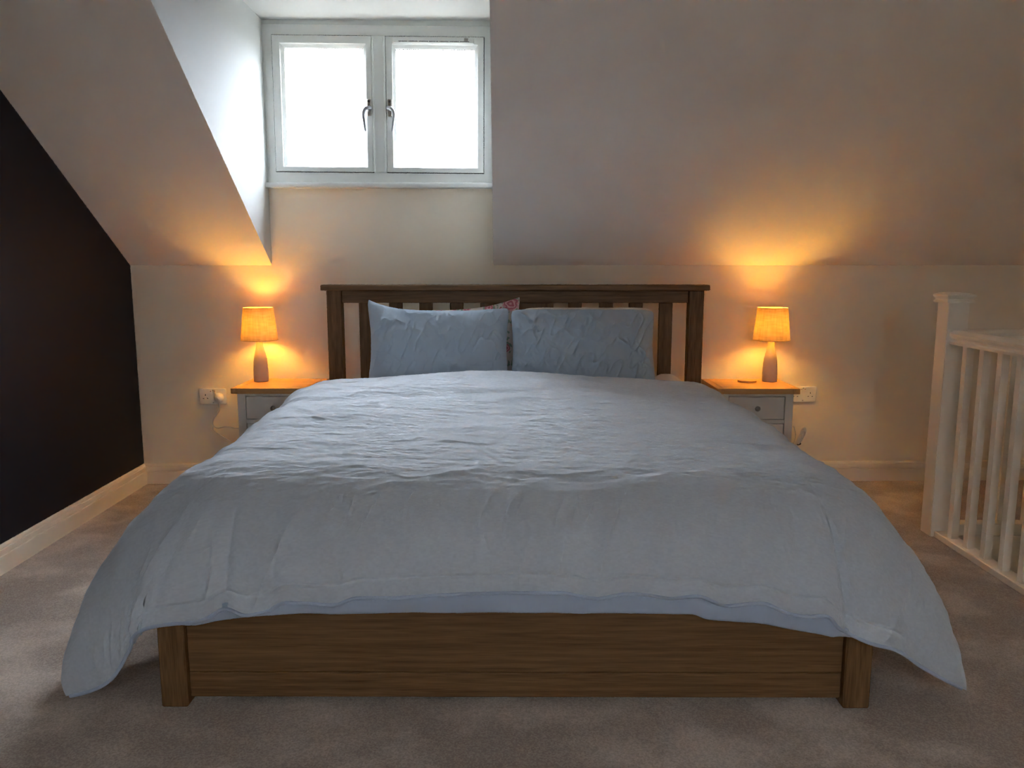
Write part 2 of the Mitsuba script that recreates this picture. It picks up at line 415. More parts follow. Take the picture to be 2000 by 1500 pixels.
# trickle vent on the right casement
vx0, vx1 = -.625, -.212
vz1, vz0 = float(zpx(74.5, DW)), float(zpx(87.0, DW))
vent = obj('trickle_vent', move(box(vx0, vx1, .010, .024, vz0, vz1, .004), WF), 'upvc', win)
for k in range(7):
    x = vx0 + .03 + k * .052
    obj('vent_slot', move(box(x, x + .046, .0238, .0245, vz0 + .008, vz0 + .011), WF), 'gasket', vent)
obj('vent_slider', move(box(vx1 - .05, vx1 - .03, .022, .028, vz0 + .012, vz0 + .026, .002), WF), 'pewter', vent)
sill = prism([(-.12, WSILL - .022), (.040, WSILL - .022), (.047, WSILL - .019), (.050, WSILL - .013), (.050, WSILL - .002), (.047, WSILL + .004), (.040, WSILL + .006), (-.12, WSILL + .006)], DX0 - .012 + .012, DX1 - .001, pyz)
obj('window_sill', sill, 'upvc', win, smooth=35)

# ------------------------------------------------------------------ tree far outside
def tree():
    t = thing('tree', 'pale treetop just showing above the bottom of the right window pane', 'tree')
    m = trimesh.creation.icosphere(4, 1.0)
    v = np.asarray(m.vertices)
    r = 1 + .35 * (nfbm(v * 3.2 + 5, 4, 3) - .5)
    m.vertices = v * r[:, None] * np.array([.75, .75, 1.15]) + np.array([-2.0, 25, 2.98])
    obj('crown', m, 'foliage', t, smooth=False)
    obj('trunk', tube([[-2.0, 25, -3.0], [-2.02, 25, 0], [-2.0, 25, 2.6]], [.16, .12, .06]), 'bark', t, smooth=True)


tree()

# ------------------------------------------------------------------ stair balustrade
bal = thing('stair_balustrade', 'white painted newel post with handrails and square spindles around the stairwell', 'balustrade')
NX0, NX1, NY0, NY1 = 1.830, 1.920, 3.410, 3.500
obj('newel_post', box(NX0, NX1, NY0, NY1, 0, 1.028, .003), 'stair_paint', bal)
ncx, ncy = (NX0 + NX1) / 2, (NY0 + NY1) / 2


def cap_mesh():
    lv = [(r, z + .0435 - .01 * (z > 1.03)) for r, z in [(.03, .983), (.056, .983), (.058, .987), (.058, .991), (.054, .996), (.053, 1.001), (.058, 1.008), (.061, 1.012), (.061, 1.017), (.058, 1.021), (.047, 1.023), (.045, 1.026), (.0, 1.029)]]
    P = np.array([[[ncx + sx * r, ncy + sy * r, z] for r, z in lv] for sx, sy in ((-1, -1), (1, -1), (1, 1), (-1, 1))])
    return grid_mesh(P, True)


obj('newel_cap', cap_mesh(), 'stair_paint', bal)
RZ = float(zpx(645, 3.41))
RAIL = [(-.030, 0), (.030, 0), (.030, .010), (.022, .016), (.021, .024), (.031, .034), (.032, .044), (.026, .052), (.012, .058), (-.012, .058), (-.026, .052), (-.032, .044), (-.031, .034), (-.021, .024), (-.022, .016), (-.030, .010)]
rail_b = RZ - .058
obj('handrail', prism(RAIL, -.9, NY0, lambda p, w: np.stack([ncx + p[:, 0], w, rail_b + p[:, 1]], -1)), 'stair_paint', bal, smooth=35)
obj('handrail', prism(RAIL, NX1, XR - .05, lambda p, w: np.stack([w, ncy + p[:, 0], rail_b + p[:, 1]], -1)), 'stair_paint', bal, smooth=35)
obj('base_rail', box(ncx - .032, ncx + .032, -.9, NY0, 0, .030, .004), 'stair_paint', bal)
obj('base_rail', box(NX1, XR - .05, ncy - .032, ncy + .032, 0, .055, .004), 'stair_paint', bal)
obj('apron', join(box(hx0 - .004, hx0 + .014, hy0, NY0, -.26, .0), box(NX1, hx1 + .05, hy1 - .014, hy1 + .004, -.26, 0)), 'stair_paint', bal)


def baluster(cx, cy, z0, z1):
    h, c = .0158, .004
    lv = [(z0, .0015), (z1 - .16, .0015), (z1, .0015)]
    P = []
    for z, cc in lv:
        P.append([[cx + sx * (h - (cc if k == 0 else 0)), cy + sy * (h - (cc if k == 1 else 0)), z] for sx, sy, k in
                  ((-1, -1, 1), (-1, -1, 0), (1, -1, 0), (1, -1, 1), (1, 1, 1), (1, 1, 0), (-1, 1, 0), (-1, 1, 1))])
    return grid_mesh(np.array(P).transpose(1, 0, 2), True)


for k in range(28):
    y = 3.314 - k * .121
    if y > -.8:
        obj('baluster', baluster(ncx, y, .028, rail_b + .003), 'stair_paint', bal)
for k in range(9):
    obj('baluster', baluster(2.030 + k * .121, ncy, .052, rail_b + .003), 'stair_paint', bal)

# ------------------------------------------------------------------ bed
bed = thing('bed', 'dark oak super king bed frame with slatted headboard and solid foot panel', 'bed')
BW = .96
yf = 2.026
for sx in (-1, 1):
    obj('foot_post', box(sx * BW, sx * (BW - .072), yf, yf + .060, 0.0, .375, .004), 'oak_upright', bed)
obj('foot_panel', box(-BW + .074, BW - .074, yf + .016, yf + .040, .096, .372, .002), 'oak_across', bed)
obj('foot_rail', box(-BW + .074, BW - .074, yf + .0165, yf + .040, .022, .0935, .002), 'oak_across', bed)
yh = 4.105
for sx in (-1, 1):
    obj('headboard_post', box(sx * .960, sx * .885, yh, yh + .062, 0, 1.056, .003), 'oak_upright', bed)
    obj('side_rail', box(sx * .945, sx * .915, yf + .060, yh, .11, .345, .003), 'oak_along', bed)
obj('headboard_cap', box(-.985, .985, yh - .022, yh + .078, 1.056, 1.085, .004), 'oak_across', bed)
obj('headboard_rail', box(-.883, .883, yh + .012, yh + .044, .993, 1.055, .002), 'oak_across', bed)
obj('headboard_rail', box(-.883, .883, yh + .012, yh + .044, .30, .40, .002), 'oak_across', bed)
zc_h = 4.14 * math.cos(PITCH) + .15 * math.sin(PITCH)
for px0, px1 in ((701, 727), (760, 786), (819, 845), (879, 905), (1110, 1136), (1170, 1197), (1228, 1255), (1287, 1313)):
    a, b = (px0 - 1006) / F * zc_h, (px1 - 1006) / F * zc_h
    obj('headboard_slat', box(a, b, yh + .018, yh + .038, .40, .993, .002), 'oak_upright', bed)
obj('headboard_board', box((938 - 1006) / F * zc_h, (1081 - 1006) / F * zc_h, yh + .018, yh + .038, .40, .993, .002), 'oak_upright', bed, label='wide middle board of the headboard')
obj('mattress_base', box(-.912, .912, yf + .062, yh - .002, .26, .30), 'oak_along', bed)


def rounded_slab(x0, x1, y0, y1, z0, z1, r=.05, n=5):
    import manifold3d as m3
    s = m3.Manifold.sphere(r, 24)
    pts = [s.translate([x, y, z]) for x in (x0 + r, x1 - r) for y in (y0 + r, y1 - r) for z in (z0 + r, z1 - r)]
    m = m3.Manifold.batch_hull(pts).to_mesh()
    return trimesh.Trimesh(m.vert_properties[:, :3], m.tri_verts)


mt = rounded_slab(-.895, .895, 2.13, 4.098, .30, .575, .05).subdivide_to_size(.06)
mv = np.array(mt.vertices)
cr = np.clip((np.abs(mv[:, 0]) - .70) / .195, 0, 1) * np.clip((2.45 - mv[:, 1]) / .32, 0, 1)      # rounded foot corners
mv[:, 0] -= np.sign(mv[:, 0]) * .09 * cr ** 2
mv[:, 1] += .07 * cr ** 2
up = (mv[:, 2] > .50) * np.clip((mv[:, 1] - 3.80) / .15, 0, 1) * np.clip((mv[:, 0] - .665) / .06, 0, 1) * np.clip((.86 - mv[:, 0]) / .05, 0, 1)
mv[:, 2] += .062 * up * (mv[:, 2] - .50) / .075
mt.vertices = mv
obj('mattress', mt, 'cream_cotton', smooth=40,
    label='mattress with cream fitted sheet showing right of the pillows', cat='mattress')

# ------------------------------------------------------------------ duvet
from scipy.interpolate import CubicSpline, PchipInterpolator
A, YE, YHEAD, SX_, SY_ = .80, 2.30, 3.89, .56, .50


def zc_of(D, z): return D * math.cos(PITCH) + (H - z) * math.sin(PITCH)


def unproject(px, py, D):
    z = float(zpx(py, D))
    return np.array([(px - 1006) / F * zc_of(D, z), D, z])


YL = 1.968
lip = np.array([(224, 1240), (262, 1232), (305, 1216), (364, 1218), (396, 1211), (441, 1190), (480, 1201), (518, 1195), (560, 1176), (606, 1178), (651, 1181), (700, 1167), (760, 1167), (850, 1161), (960, 1157), (1020, 1156), (1090, 1156),
                (1165, 1167), (1227, 1158), (1260, 1160), (1312, 1167), (1361, 1162), (1417, 1181), (1487, 1176), (1536, 1195), (1575, 1202), (1610, 1200), (1645, 1232), (1690, 1250), (1720, 1254)], float)
L3 = np.array([unproject(a, b, YL) for a, b in lip])
zlip = PchipInterpolator(L3[:, 0], L3[:, 2])
und = np.array([(230, 1262), (305, 1240), (375, 1224), (441, 1211), (518, 1203), (581, 1199), (718, 1199), (800, 1197), (960, 1196), (1150, 1197), (1260, 1197), (1351, 1199), (1382, 1209), (1487, 1216), (1540, 1227), (1627, 1243), (1690, 1262)], float)
U3 = np.array([unproject(a, b, YL + .012) for a, b in und])
zund = PchipInterpolator(U3[:, 0], U3[:, 2])


def crest(y):  # height of the duvet's top along the bed
    return np.interp(y, [2.28, 2.5, 2.9, 3.3, 3.6, 3.8, 3.9], [.622, .630, .642, .655, .664, .660, .630])


def crest_s(s, y):
    c = crest(y)
    w = np.clip((y - 2.8) / .9, 0, 1)
    return c + w * (.016 * np.exp(-((s + .25) / .45) ** 2) - .016 * (s / A) ** 2 - .012 * np.clip(s, 0, 1) + .014 * np.clip(-s - .3, 0, 1))


def duvet():
    s = np.concatenate([np.linspace(-A - SX_, -A, 150)[:-1], np.linspace(-A, A, 480), np.linspace(A, A + SX_, 150)[1:]])
    TL = YHEAD - YE
    t = np.concatenate([np.linspace(0, TL, 520), np.linspace(TL, TL + SY_, 190)[1:]])
    Sg, Tg = np.meshgrid(s, t, indexing='ij')
    sgn = np.where(Sg < 0, -1.0, 1.0)
    sx = np.clip(np.abs(Sg) - A, 0, None) / SX_
    sy = np.clip(Tg - TL, 0, None) / SY_
    h = np.maximum(sx, sy)
    with np.errstate(divide='ignore', invalid='ignore'):
        q = np.where(sy >= sx, .5 * sx / np.maximum(sy, 1e-9), 1 - .5 * sy / np.maximum(sx, 1e-9))
    q = np.where(h <= 0, 0, q)
    sc = np.clip(Sg, -A, A)
    yy = np.maximum(YHEAD - Tg, YE)
    E = np.stack([sc, yy, crest_s(sc, yy)], -1)

    def corner(side):
        if side > 0:
            foot = [np.array([.835, YL, float(zlip(.835))]), unproject(1690, 1251, YL), unproject(1745, 1266, 1.985), unproject(1805, 1304, 2.01), unproject(1887, 1347, 2.04)]
            fq = [0, .15, .24, .36, .5]
            sidep = [foot[-1], unproject(1840, 1220, 2.24), np.array([1.075, YE + .22, .20]), np.array([1.055, YE + .34, .19])]
        else:
            foot = [np.array([-.835, YL, float(zlip(-.835))]), unproject(268, 1236, YL), unproject(256, 1264, 1.98), unproject(214, 1330, 1.99), unproject(127, 1361, 2.02)]
            fq = [0, .12, .21, .35, .5]
            sidep = [foot[-1], unproject(160, 1235, 2.26), np.array([-1.085, YE + .22, .20]), np.array([-1.055, YE + .34, .19])]
        f = PchipInterpolator(fq, np.array(foot))
        g = PchipInterpolator([.5, .68, .86, 1.0], np.array(sidep))
        return f, g

    Hp = np.zeros(Sg.shape + (3,))
    Hs = np.zeros(Sg.shape + (3,))
    for side in (-1, 1):
        f, g = corner(side)
        qq = np.linspace(0, 1, 401)
        hv = np.where(qq[:, None] <= .5, f(np.minimum(qq, .5)), g(np.maximum(qq, .5)))
        from scipy.ndimage import gaussian_filter1d
        hs = gaussian_filter1d(hv, 34, axis=0, mode='nearest')
        m = sgn == side
        for arr, src in ((Hp, hv), (Hs, hs)):
            for k in range(3):
                arr[..., k] = np.where(m, np.interp(q, qq, src[:, k]), arr[..., k])
    # straight foot part
    foot = (sx <= 0) & (sy > 0)
    xs = Sg * (.835 / A)
    Hf = np.stack([xs, np.full_like(xs, YL), zlip(xs)], -1)
    Hsf = np.stack([xs, np.full_like(xs, YL), gaussian_like(xs)], -1)
    Hp = np.where(foot[..., None], Hf, Hp)
    Hs = np.where(foot[..., None], Hsf, Hs)
    # straight sides
    side = (sy <= 0) & (sx > 0)
    w = np.clip((YHEAD - Tg - YE) / 1.0, 0, 1)
    yso = (YHEAD - Tg) + .34 * (1 - w) ** 2 * (1 - w)
    Hside = np.stack([sgn * (1.055 - .02 * w + .015 * np.sin(yso * 7 + sgn)), yso, .19 + .012 * np.sin(yso * 11)], -1)
    b = np.clip(w / .08, 0, 1)[..., None]
    q1 = np.stack([sgn * 1.055, np.full_like(yso, YE + .34), np.full_like(yso, .19)], -1)
    Hside = q1 * (1 - b) + Hside * b
    Hp = np.where(side[..., None], Hside, Hp)
    Hs = np.where(side[..., None], Hside, Hs)
    ang = np.where(foot, 0, np.where(side, 1, q)) * np.pi / 2
    ang = np.pi / 2 * (np.sin(ang - np.pi / 4) / math.sin(math.pi / 4) * .5 + .5)
    dirn = np.stack([sgn * np.sin(ang), -np.cos(ang), np.zeros_like(ang)], -1)
    reach = .17 + (.05 + (sgn < 0) * (.042 + .055 * smooth01(yy, 2.9, 3.6))) * np.sin(ang) ** 2
    P0, P3 = E, Hp
    P1 = E + dirn * reach[..., None] + np.array([0, 0, .008])
    P2 = Hs + (np.array([0, 0, 1.0]) * .20 - dirn * .015)
    hh = h[..., None]
    P = (1 - hh) ** 3 * P0 + 3 * (1 - hh) ** 2 * hh * P1 + 3 * (1 - hh) * hh ** 2 * P2 + hh ** 3 * P3

    def normals(P):
        du, dv = np.gradient(P, axis=0), np.gradient(P, axis=1)
        n = np.cross(dv, du)
        return n / (np.linalg.norm(n, axis=-1, keepdims=True) + 1e-12)

    N = normals(P)
    if N[len(s) // 2, 100, 2] < 0:
        N = -N
    # soft lumps and creases of the quilt
    c = lambda x, y, z=0.0: np.stack([x, y, np.full_like(x, z)], -1)
    top = 1 - np.clip(h / .5, 0, 1)
    lum = (nfbm(c(Sg * 1.3 + .25 * np.sin(Tg * 5), Tg * 5.2 + .5 * Sg, 1), 3, 1) - .5) * (.024 + .026 * smooth01(TL - Tg, .15, .6))
    cre = (1 - np.abs(2 * nfbm(c(Sg * 2.6 + 3 + .4 * np.sin(4 * Tg), Tg * 15 - 2.0 * Sg, 2), 3, 5) - 1)) ** 3 * .0050
    fine = (nfbm(c(Sg * 16, Tg * 38 + Sg * 6, 3), 3, 9) - .5) * .0065
    hang = (1 - np.abs(2 * nfbm(c(Sg * 11 + Tg * 3.5, Tg * 3.2, 5), 3, 11) - 1)) ** 5 * .007 + (nfbm(c(Sg * 3.5, Tg * 3.5, 6), 2, 4) - .5) * .022 + (nfbm(c(Sg * 30, Tg * 22, 8), 2, 6) - .5) * .0022
    k = smooth01(h, .25, .6)
    mid = np.exp(-((h - .28) / .16) ** 2) * (1 - np.abs(2 * nfbm(c(Sg * 5 + Tg * 6, Tg * 16, 12), 3, 8) - 1)) ** 4 * .0045
    puck = (nfbm(c(Sg * 38 + 2.2 * nnoise(c(Sg * 9, Tg * 9, 4)), Tg * 95, 14), 2, 21) - .5) * .0031 * (.55 + .9 * nnoise(c(Sg * 3, Tg * 5, 2)))
    tick = (nfbm(c(Sg * 130, Tg * 60, 15), 2, 22) - .5) * .0022
    disp = puck * (1 - .72 * k) + tick * (.35 + .65 * k) + (lum * smooth01(1 - h, .3, .9) + cre + fine) * (1 - k) + hang * k + mid
    # drag folds running down to the corners
    for sd, q0, wd, dep in ((1, .07, .022, .020), (-1, .085, .030, .010), (-1, .17, .03, -.010), (1, .22, .05, -.010), (1, .34, .04, .005)):
        disp -= np.where((sgn == sd) & (sx > 0), dep * np.exp(-((q - q0) / wd) ** 2) * smooth01(h, .35, .75), 0)
    for s0, dep, slope in ((-.735, .014, .03), (-.62, .005, .05), (.60, .006, -.05), (.72, .006, -.04)):
        disp -= np.where((sy > 0), dep * np.exp(-((Sg - s0 - slope * (sy - .5)) / .016) ** 2) * smooth01(sy, .35, .6), 0)
    disp -= .0035 * np.exp(-((Tg - (TL + SY_ - .040)) / .0035) ** 2) * (np.abs(Sg) < A + .3)
    disp *= smooth01(1 - h, 0, .05) * .6 + .4
    P = P + N * disp[..., None]
    N = normals(P)
    if N[len(s) // 2, 100, 2] < 0:
        N = -N
    edge = np.minimum(1 - h, np.clip(Tg / .10, 0, 1))
    th = .030 * np.sqrt(np.clip(1 - (1 - np.clip(edge / .10, 0, 1)) ** 2, 0, 1)) + .0005
    edge_line = P[:, -1]
    ii = np.unique(np.r_[np.arange(0, P.shape[0], 5), P.shape[0] - 1])
    jj = np.unique(np.r_[np.arange(0, P.shape[1], 5), P.shape[1] - 1])
    B = (P - N * th[..., None])[np.ix_(ii, jj)]

    def quads(n, m, off):
        idx = np.arange(n * m).reshape(n, m) + off
        return idx, np.stack([idx[:-1, :-1], idx[:-1, 1:], idx[1:, 1:], idx[1:, :-1]], -1).reshape(-1, 4)

    top_i, quad = quads(*P.shape[:2], 0)
    bot_i, bq = quads(*B.shape[:2], P.shape[0] * P.shape[1])

    def ring(i):
        return np.concatenate([i[:, 0], i[-1, 1:], i[-2::-1, -1], i[0, -2:0:-1]])
    tr = ring(top_i[np.ix_(ii, jj)])
    br = ring(bot_i)
    rq = np.stack([tr, br, np.roll(br, -1), np.roll(tr, -1)], -1)
    q4 = np.vstack([quad, bq[:, ::-1], rq])
    V = np.vstack([P.reshape(-1, 3), B.reshape(-1, 3)])
    m = trimesh.Trimesh(V, np.vstack([q4[:, [0, 1, 2]], q4[:, [0, 2, 3]]]), process=False)
    if m.face_normals[0] @ N[0, 0] < 0:
        m.invert()
    UV = np.stack([Sg, Tg], -1)
    return m, np.vstack([UV.reshape(-1, 2), UV[np.ix_(ii, jj)].reshape(-1, 2)]), edge_line


def smooth01(x, a, b):
    t = np.clip((x - a) / (b - a), 0, 1)
    return t * t * (3 - 2 * t)


_lx = np.linspace(-.99, .99, 400)
from scipy.ndimage import gaussian_filter1d as _g
_lz = _g(zlip(np.clip(_lx, L3[0, 0], L3[-1, 0])), 22, mode='nearest')


def gaussian_like(x): return np.interp(x, _lx, _lz)


dm, duv, dedge = duvet()
obj('duvet', dm, 'duvet_cotton', smooth=True, uv=duv, label='large pale blue crinkled duvet spread over the bed', cat='duvet')


def hem_band():
    xs = np.linspace(-.90, .90, 500)
    v = np.linspace(0, 1, 14)
    X, Vv = np.meshgrid(xs, v, indexing='ij')
    zt, zb = zlip(X) + .012, zund(X)
    tp = np.clip((.90 - np.abs(X)) / .07, 0, 1)
    zb = np.minimum(zb, zt - .016)
    zb = zt - .014 + (zb - zt + .014) * tp
    Z = zt * (1 - Vv) + zb * Vv
    n = nfbm(np.stack([X * 14 + Vv * 1.5, Vv * 1.2, X * 0 + 2], -1), 3, 3) - .5
    Y = YL + .010 + .010 * n * Vv - .006 * np.sin(Vv * np.pi)
    Fp = np.stack([X, Y, Z], -1)
    Bp = Fp + np.array([0, .008, 0])
    P = np.concatenate([Fp, Bp[:, ::-1]], 1)
    uv = np.stack([np.concatenate([X, X], 1), np.concatenate([Vv, Vv], 1) * .05], -1).reshape(-1, 2)
    return grid_mesh(np.concatenate([P, P[:, :1]], 1)), np.stack([np.concatenate([X, X, X[:, :1]], 1), np.concatenate([Vv, Vv, Vv[:, :1]], 1) * .05], -1).reshape(-1, 2)


hm, huv = hem_band()
obj('under_hem', hm, 'plain_cotton', 'duvet', smooth=True, uv=huv, label='smoother blue underside strip below the foot hem')
# rolled lip along the foot opening and the stitched line above it
lipm = tube(dedge[4:-4:6] + np.array([0, -.002, -.001]), .0048, 8, 2)
obj('hem_lip', lipm, 'plain_cotton', 'duvet', smooth=True, uv=np.asarray(lipm.vertices)[:, [0, 2]])

# ------------------------------------------------------------------ pillows
def pillow(W, Hh, Tk, seed, ep=7, ears=(0, 0, 0, 0), sag=.08, crinkle=1.0, pos=(0, 0, 0), lean=14, turn=0, roll=0):
    n, m = 260, 200
    uu, vv = np.sin(np.linspace(-1, 1, n) * np.pi / 2), np.sin(np.linspace(-1, 1, m) * np.pi / 2)
    U, V = np.meshgrid(uu, vv, indexing='ij')
    X = W * U * (1 - .055 * (1 - V ** 2) * U ** 2)
    Z = Hh * V * (1 - sag * (1 - np.abs(U) ** 3.4) * np.clip(V, 0, 1) - .04 * (1 - U ** 2) * np.clip(-V, 0, 1))
    rnd = 1 - .055 * np.abs(U * V) ** 7
    X, Z = X * rnd, Z * (1 - .09 * np.abs(U * V) ** 7)
    for (su, sv), e in zip(((-1, -1), (1, -1), (-1, 1), (1, 1)), ears):
        w = np.clip((1 + su * U) / 2, 0, 1) ** ep * np.clip((1 + sv * V) / 2, 0, 1) ** 4
        Z = Z + e * w
        X = X + su * .4 * abs(e) * w
    prof = np.clip((1 - U ** 2) * (1 - V ** 2), 0, 1) ** .42
    Y = Tk * prof
    c = lambda x, y, z: np.stack([x, y, np.full_like(x, z)], -1)
    edge = np.clip(np.maximum(np.abs(U), np.abs(V)), 0, 1)
    wr = (1 - np.abs(2 * nfbm(c(X * 9 + Z * 7 + 10, Z * 6 - X * 3, seed), 3, seed) - 1)) ** 4 * .014
    wr2 = (1 - np.abs(2 * nfbm(c(X * 24 - Z * 10, Z * 11 + X * 2, seed + 3), 2, seed + 2) - 1)) ** 4 * .006
    lum = (nfbm(c(X * 4, Z * 4, seed + 9), 2, seed) - .5) * .03
    wr3 = (nfbm(c(X * 46 + Z * 26, Z * 40 - X * 12, seed + 5), 2, seed + 7) - .5) * .0045
    d = (wr * (.25 + .75 * edge ** 2) + wr2 + wr3) * crinkle * prof ** .4 + lum * prof
    F_ = np.stack([X, -Y - d, Z], -1)
    B_ = np.stack([X, Y + d * .5, Z], -1)
    off = n * m
    idx = np.arange(off).reshape(n, m)
    qd = np.stack([idx[:-1, :-1], idx[1:, :-1], idx[1:, 1:], idx[:-1, 1:]], -1).reshape(-1, 4)
    q4 = np.vstack([qd, qd[:, ::-1] + off])
    v = np.vstack([F_.reshape(-1, 3), B_.reshape(-1, 3)])
    R = trimesh.transformations.euler_matrix(math.radians(-lean), math.radians(roll), math.radians(turn), 'sxyz')[:3, :3]
    v = v @ R.T + np.array(pos)
    uv = np.stack([X, Z], -1).reshape(-1, 2)
    mm = trimesh.Trimesh(v, np.vstack([q4[:, [0, 1, 2]], q4[:, [0, 2, 3]]]), process=False)
    return mm, np.vstack([uv, uv])


for (nm, mat, lab, kw) in (
    ('pillow', 'pillow_cotton', 'pale blue pillow with a pointed top corner, left one in front', dict(W=.352, Hh=.208, Tk=.072, seed=3, ears=(0, 0, .052, .006), sag=.12, crinkle=.9, pos=(-.375, 3.945, .782), lean=17)),
    ('pillow', 'pillow_cotton', 'heavily creased pale blue pillow, right one in front', dict(W=.363, Hh=.203, Tk=.072, seed=17, ears=(0, 0, .004, .004), sag=.03, crinkle=1.7, pos=(.333, 3.945, .775), lean=17, turn=-1)),
    ('pillow', 'floral_cotton', 'cream rose print pillow peeking out behind the left blue pillow', dict(W=.355, Hh=.198, Tk=.032, seed=29, ep=4.5, ears=(0, 0, .0, .066), sag=.10, crinkle=.5, pos=(-.340, 4.062, .779), lean=8)),
    ('pillow', 'cream_cotton', 'cream pillow almost hidden behind the right blue pillow', dict(W=.345, Hh=.198, Tk=.032, seed=41, ears=(0, 0, .0, .0), sag=.03, crinkle=.6, pos=(.365, 4.062, .780), lean=8)),
):
    pm, puv = pillow(**kw)
    obj(nm, pm, mat, smooth=True, uv=puv, label=lab, cat='pillow')

# ------------------------------------------------------------------ nightstands
NT = .584


def nightstand(sx, label):
    t = thing('nightstand', label, 'nightstand')
    x0, x1 = sx * .993, sx * 1.400
    yf0, yb0 = 3.900, 4.245
    e0, e1 = x0 + sx * .034, x1 - sx * .034
    obj('top', box(e0 + sx * .0006, e1 - sx * .0006, yf0, yb0, NT - .027, NT, .0015), 'honey_oak', t)
    obj('top_end_board', box(x0, e0, yf0, yb0, NT - .027, NT, .0015), 'honey_oak_end', t)
    obj('top_end_board', box(e1, x1, yf0, yb0, NT - .027, NT, .0015), 'honey_oak_end', t)
    bx0, bx1 = x0 + sx * .022, x1 - sx * .025
    zf = NT - .027
    yfb = yf0 + .018
    lg = .040
    for xx in (bx0, bx1):
        d = sx if xx is bx0 else -sx
        for yy, dy in ((yfb, 1), (yb0 - .01, -1)):
            obj('leg', box(xx, xx + d * lg, yy, yy + dy * lg, 0, zf, .002), 'stand_paint', t)
    obj('side_panel', box(bx0 + sx * .008, bx0 + sx * .026, yfb + lg, yb0 - .05, .05, zf - .001), 'stand_paint', t)
    obj('side_panel', box(bx1 - sx * .008, bx1 - sx * .026, yfb + lg, yb0 - .05, .05, zf - .001), 'stand_paint', t)
    obj('back_panel', box(bx0 + sx * lg, bx1 - sx * lg, yb0 - .03, yb0 - .02, .05, zf - .001), 'stand_paint', t)
    ix0, ix1 = bx0 + sx * lg, bx1 - sx * lg
    z = zf
    zt, zb = zf - .014, zf - .132
    obj('rail', box(ix0, ix1, yfb + .002, yfb + .03, zt, zf - .0005), 'stand_paint', t)
    k = 0
    while zb > .05:
        dk = obj('drawer', box(ix0 + sx * .003, ix1 - sx * .003, yfb + .003, yfb + .022, zb + .003, zt - .003, .0015), 'stand_paint', t)
        cx, cz = (ix0 + ix1) / 2, (zb + zt) / 2
        obj('knob', move(lathe([(0, -.002), (.006, -.002), (.006, .010), (.0065, .013), (.012, .017), (.0135, .021), (.012, .026), (.007, .029), (0, .030)], 24), lambda v: np.stack([cx + v[:, 0], yfb + .003 - v[:, 2], cz + v[:, 1]], -1)), 'pewter', dk, smooth=40, label='round pewter knob')
        obj('drawer_gap', box(ix0, ix1, yfb + .0235, yfb + .027, zb, zt), 'gasket', t)  # dark sheet behind the drawer front, stands in for shade in its gaps
        obj('rail', box(ix0, ix1, yfb + .002, yfb + .03, zb - .018, zb), 'stand_paint', t)
        zt, zb = zb - .018, zb - .018 - .150
        k += 1
    return t


nightstand(-1, 'painted nightstand with oak top left of the bed, mostly behind the duvet')
nightstand(1, 'painted nightstand with oak top right of the bed, one drawer knob showing')

# ------------------------------------------------------------------ table lamps
def lamp(cx, cy, label, phase):
    t = thing('table_lamp', label, 'lamp', 'lit bedside lamps')
    z0 = NT
    prof = [(0, 0), (.034, 0), (.0365, .002), (.0372, .006), (.0378, .03), (.0372, .06), (.0352, .095), (.0328, .118), (.0280, .142), (.0225, .163), (.0185, .180), (.0165, .193), (.0163, .200), (.0185, .208), (.0192, .211), (.0188, .2135), (.016, .2145), (0, .2145)]
    obj('base', lathe(prof, 56, (cx, cy, z0)), 'ceramic', t, smooth=50)
    zb, zt, rb, rt = .800, .966, .0935, .0755
    n = 96
    an = np.linspace(0, 2 * np.pi, n + 1) + phase
    zz = np.linspace(zb, zt, 12)
    P = np.array([[[cx + (rb + (rt - rb) * (z - zb) / (zt - zb)) * np.cos(a), cy + (rb + (rt - rb) * (z - zb) / (zt - zb)) * np.sin(a), z] for z in zz] for a in an])
    uv = np.stack(np.broadcast_arrays(an[:, None] * rb, zz[None]), -1).reshape(-1, 2)
    sk = obj('shade', grid_mesh(P), 'shade_linen', t, smooth=True, uv=uv, label='tapered linen drum shade glowing amber')
    for z, r in ((zb, rb), (zt, rt)):
        obj('rim_ring', lathe([(r - .0009, z - .001), (r + .0009, z - .001), (r + .0009, z + .0015), (r - .0009, z + .0015), (r - .0009, z - .001)], n, (cx, cy, 0)), 'shade_tape', sk)
    # fitting: spokes and holder
    hold = [lathe([(0, .793), (.014, .793), (.014, .835), (.010, .842), (0, .842)], 24, (cx, cy, 0))]
    rs = rb + (rt - rb) * (.815 - zb) / (zt - zb) - .001
    for k in range(3):
        a = phase + 1 + k * 2 * np.pi / 3
        hold.append(tube([[cx + .012 * np.cos(a), cy + .012 * np.sin(a), .82], [cx + rs * .6 * np.cos(a), cy + rs * .6 * np.sin(a), .818], [cx + rs * np.cos(a), cy + rs * np.sin(a), .815]], .0012, 6, 4))
    obj('lamp_holder', join(*hold), 'socket_plastic', t)
    bulb = lathe([(0, .840), (.010, .842), (.012, .852), (.018, .866), (.0215, .880), (.0205, .893), (.015, .904), (.007, .909), (0, .910)], 28, (cx, cy, 0))
    trimesh.repair.fix_normals(bulb)
    k = obj('bulb', bulb, 'ceramic', t, smooth=True)
    scene[k]['emitter'] = {'type': 'area', 'radiance': rgb(*[float(c) for c in LAMP])}
    return t


lamp(-1.325, 4.150, 'lit bedside lamp with ceramic bottle base on the left nightstand', 1.25)
lamp(1.327, 4.155, 'lit bedside lamp with ceramic bottle base on the right nightstand', 2.6)
for k in ('table_lamp', 'table_lamp_001'):
    labels[k].pop('group')

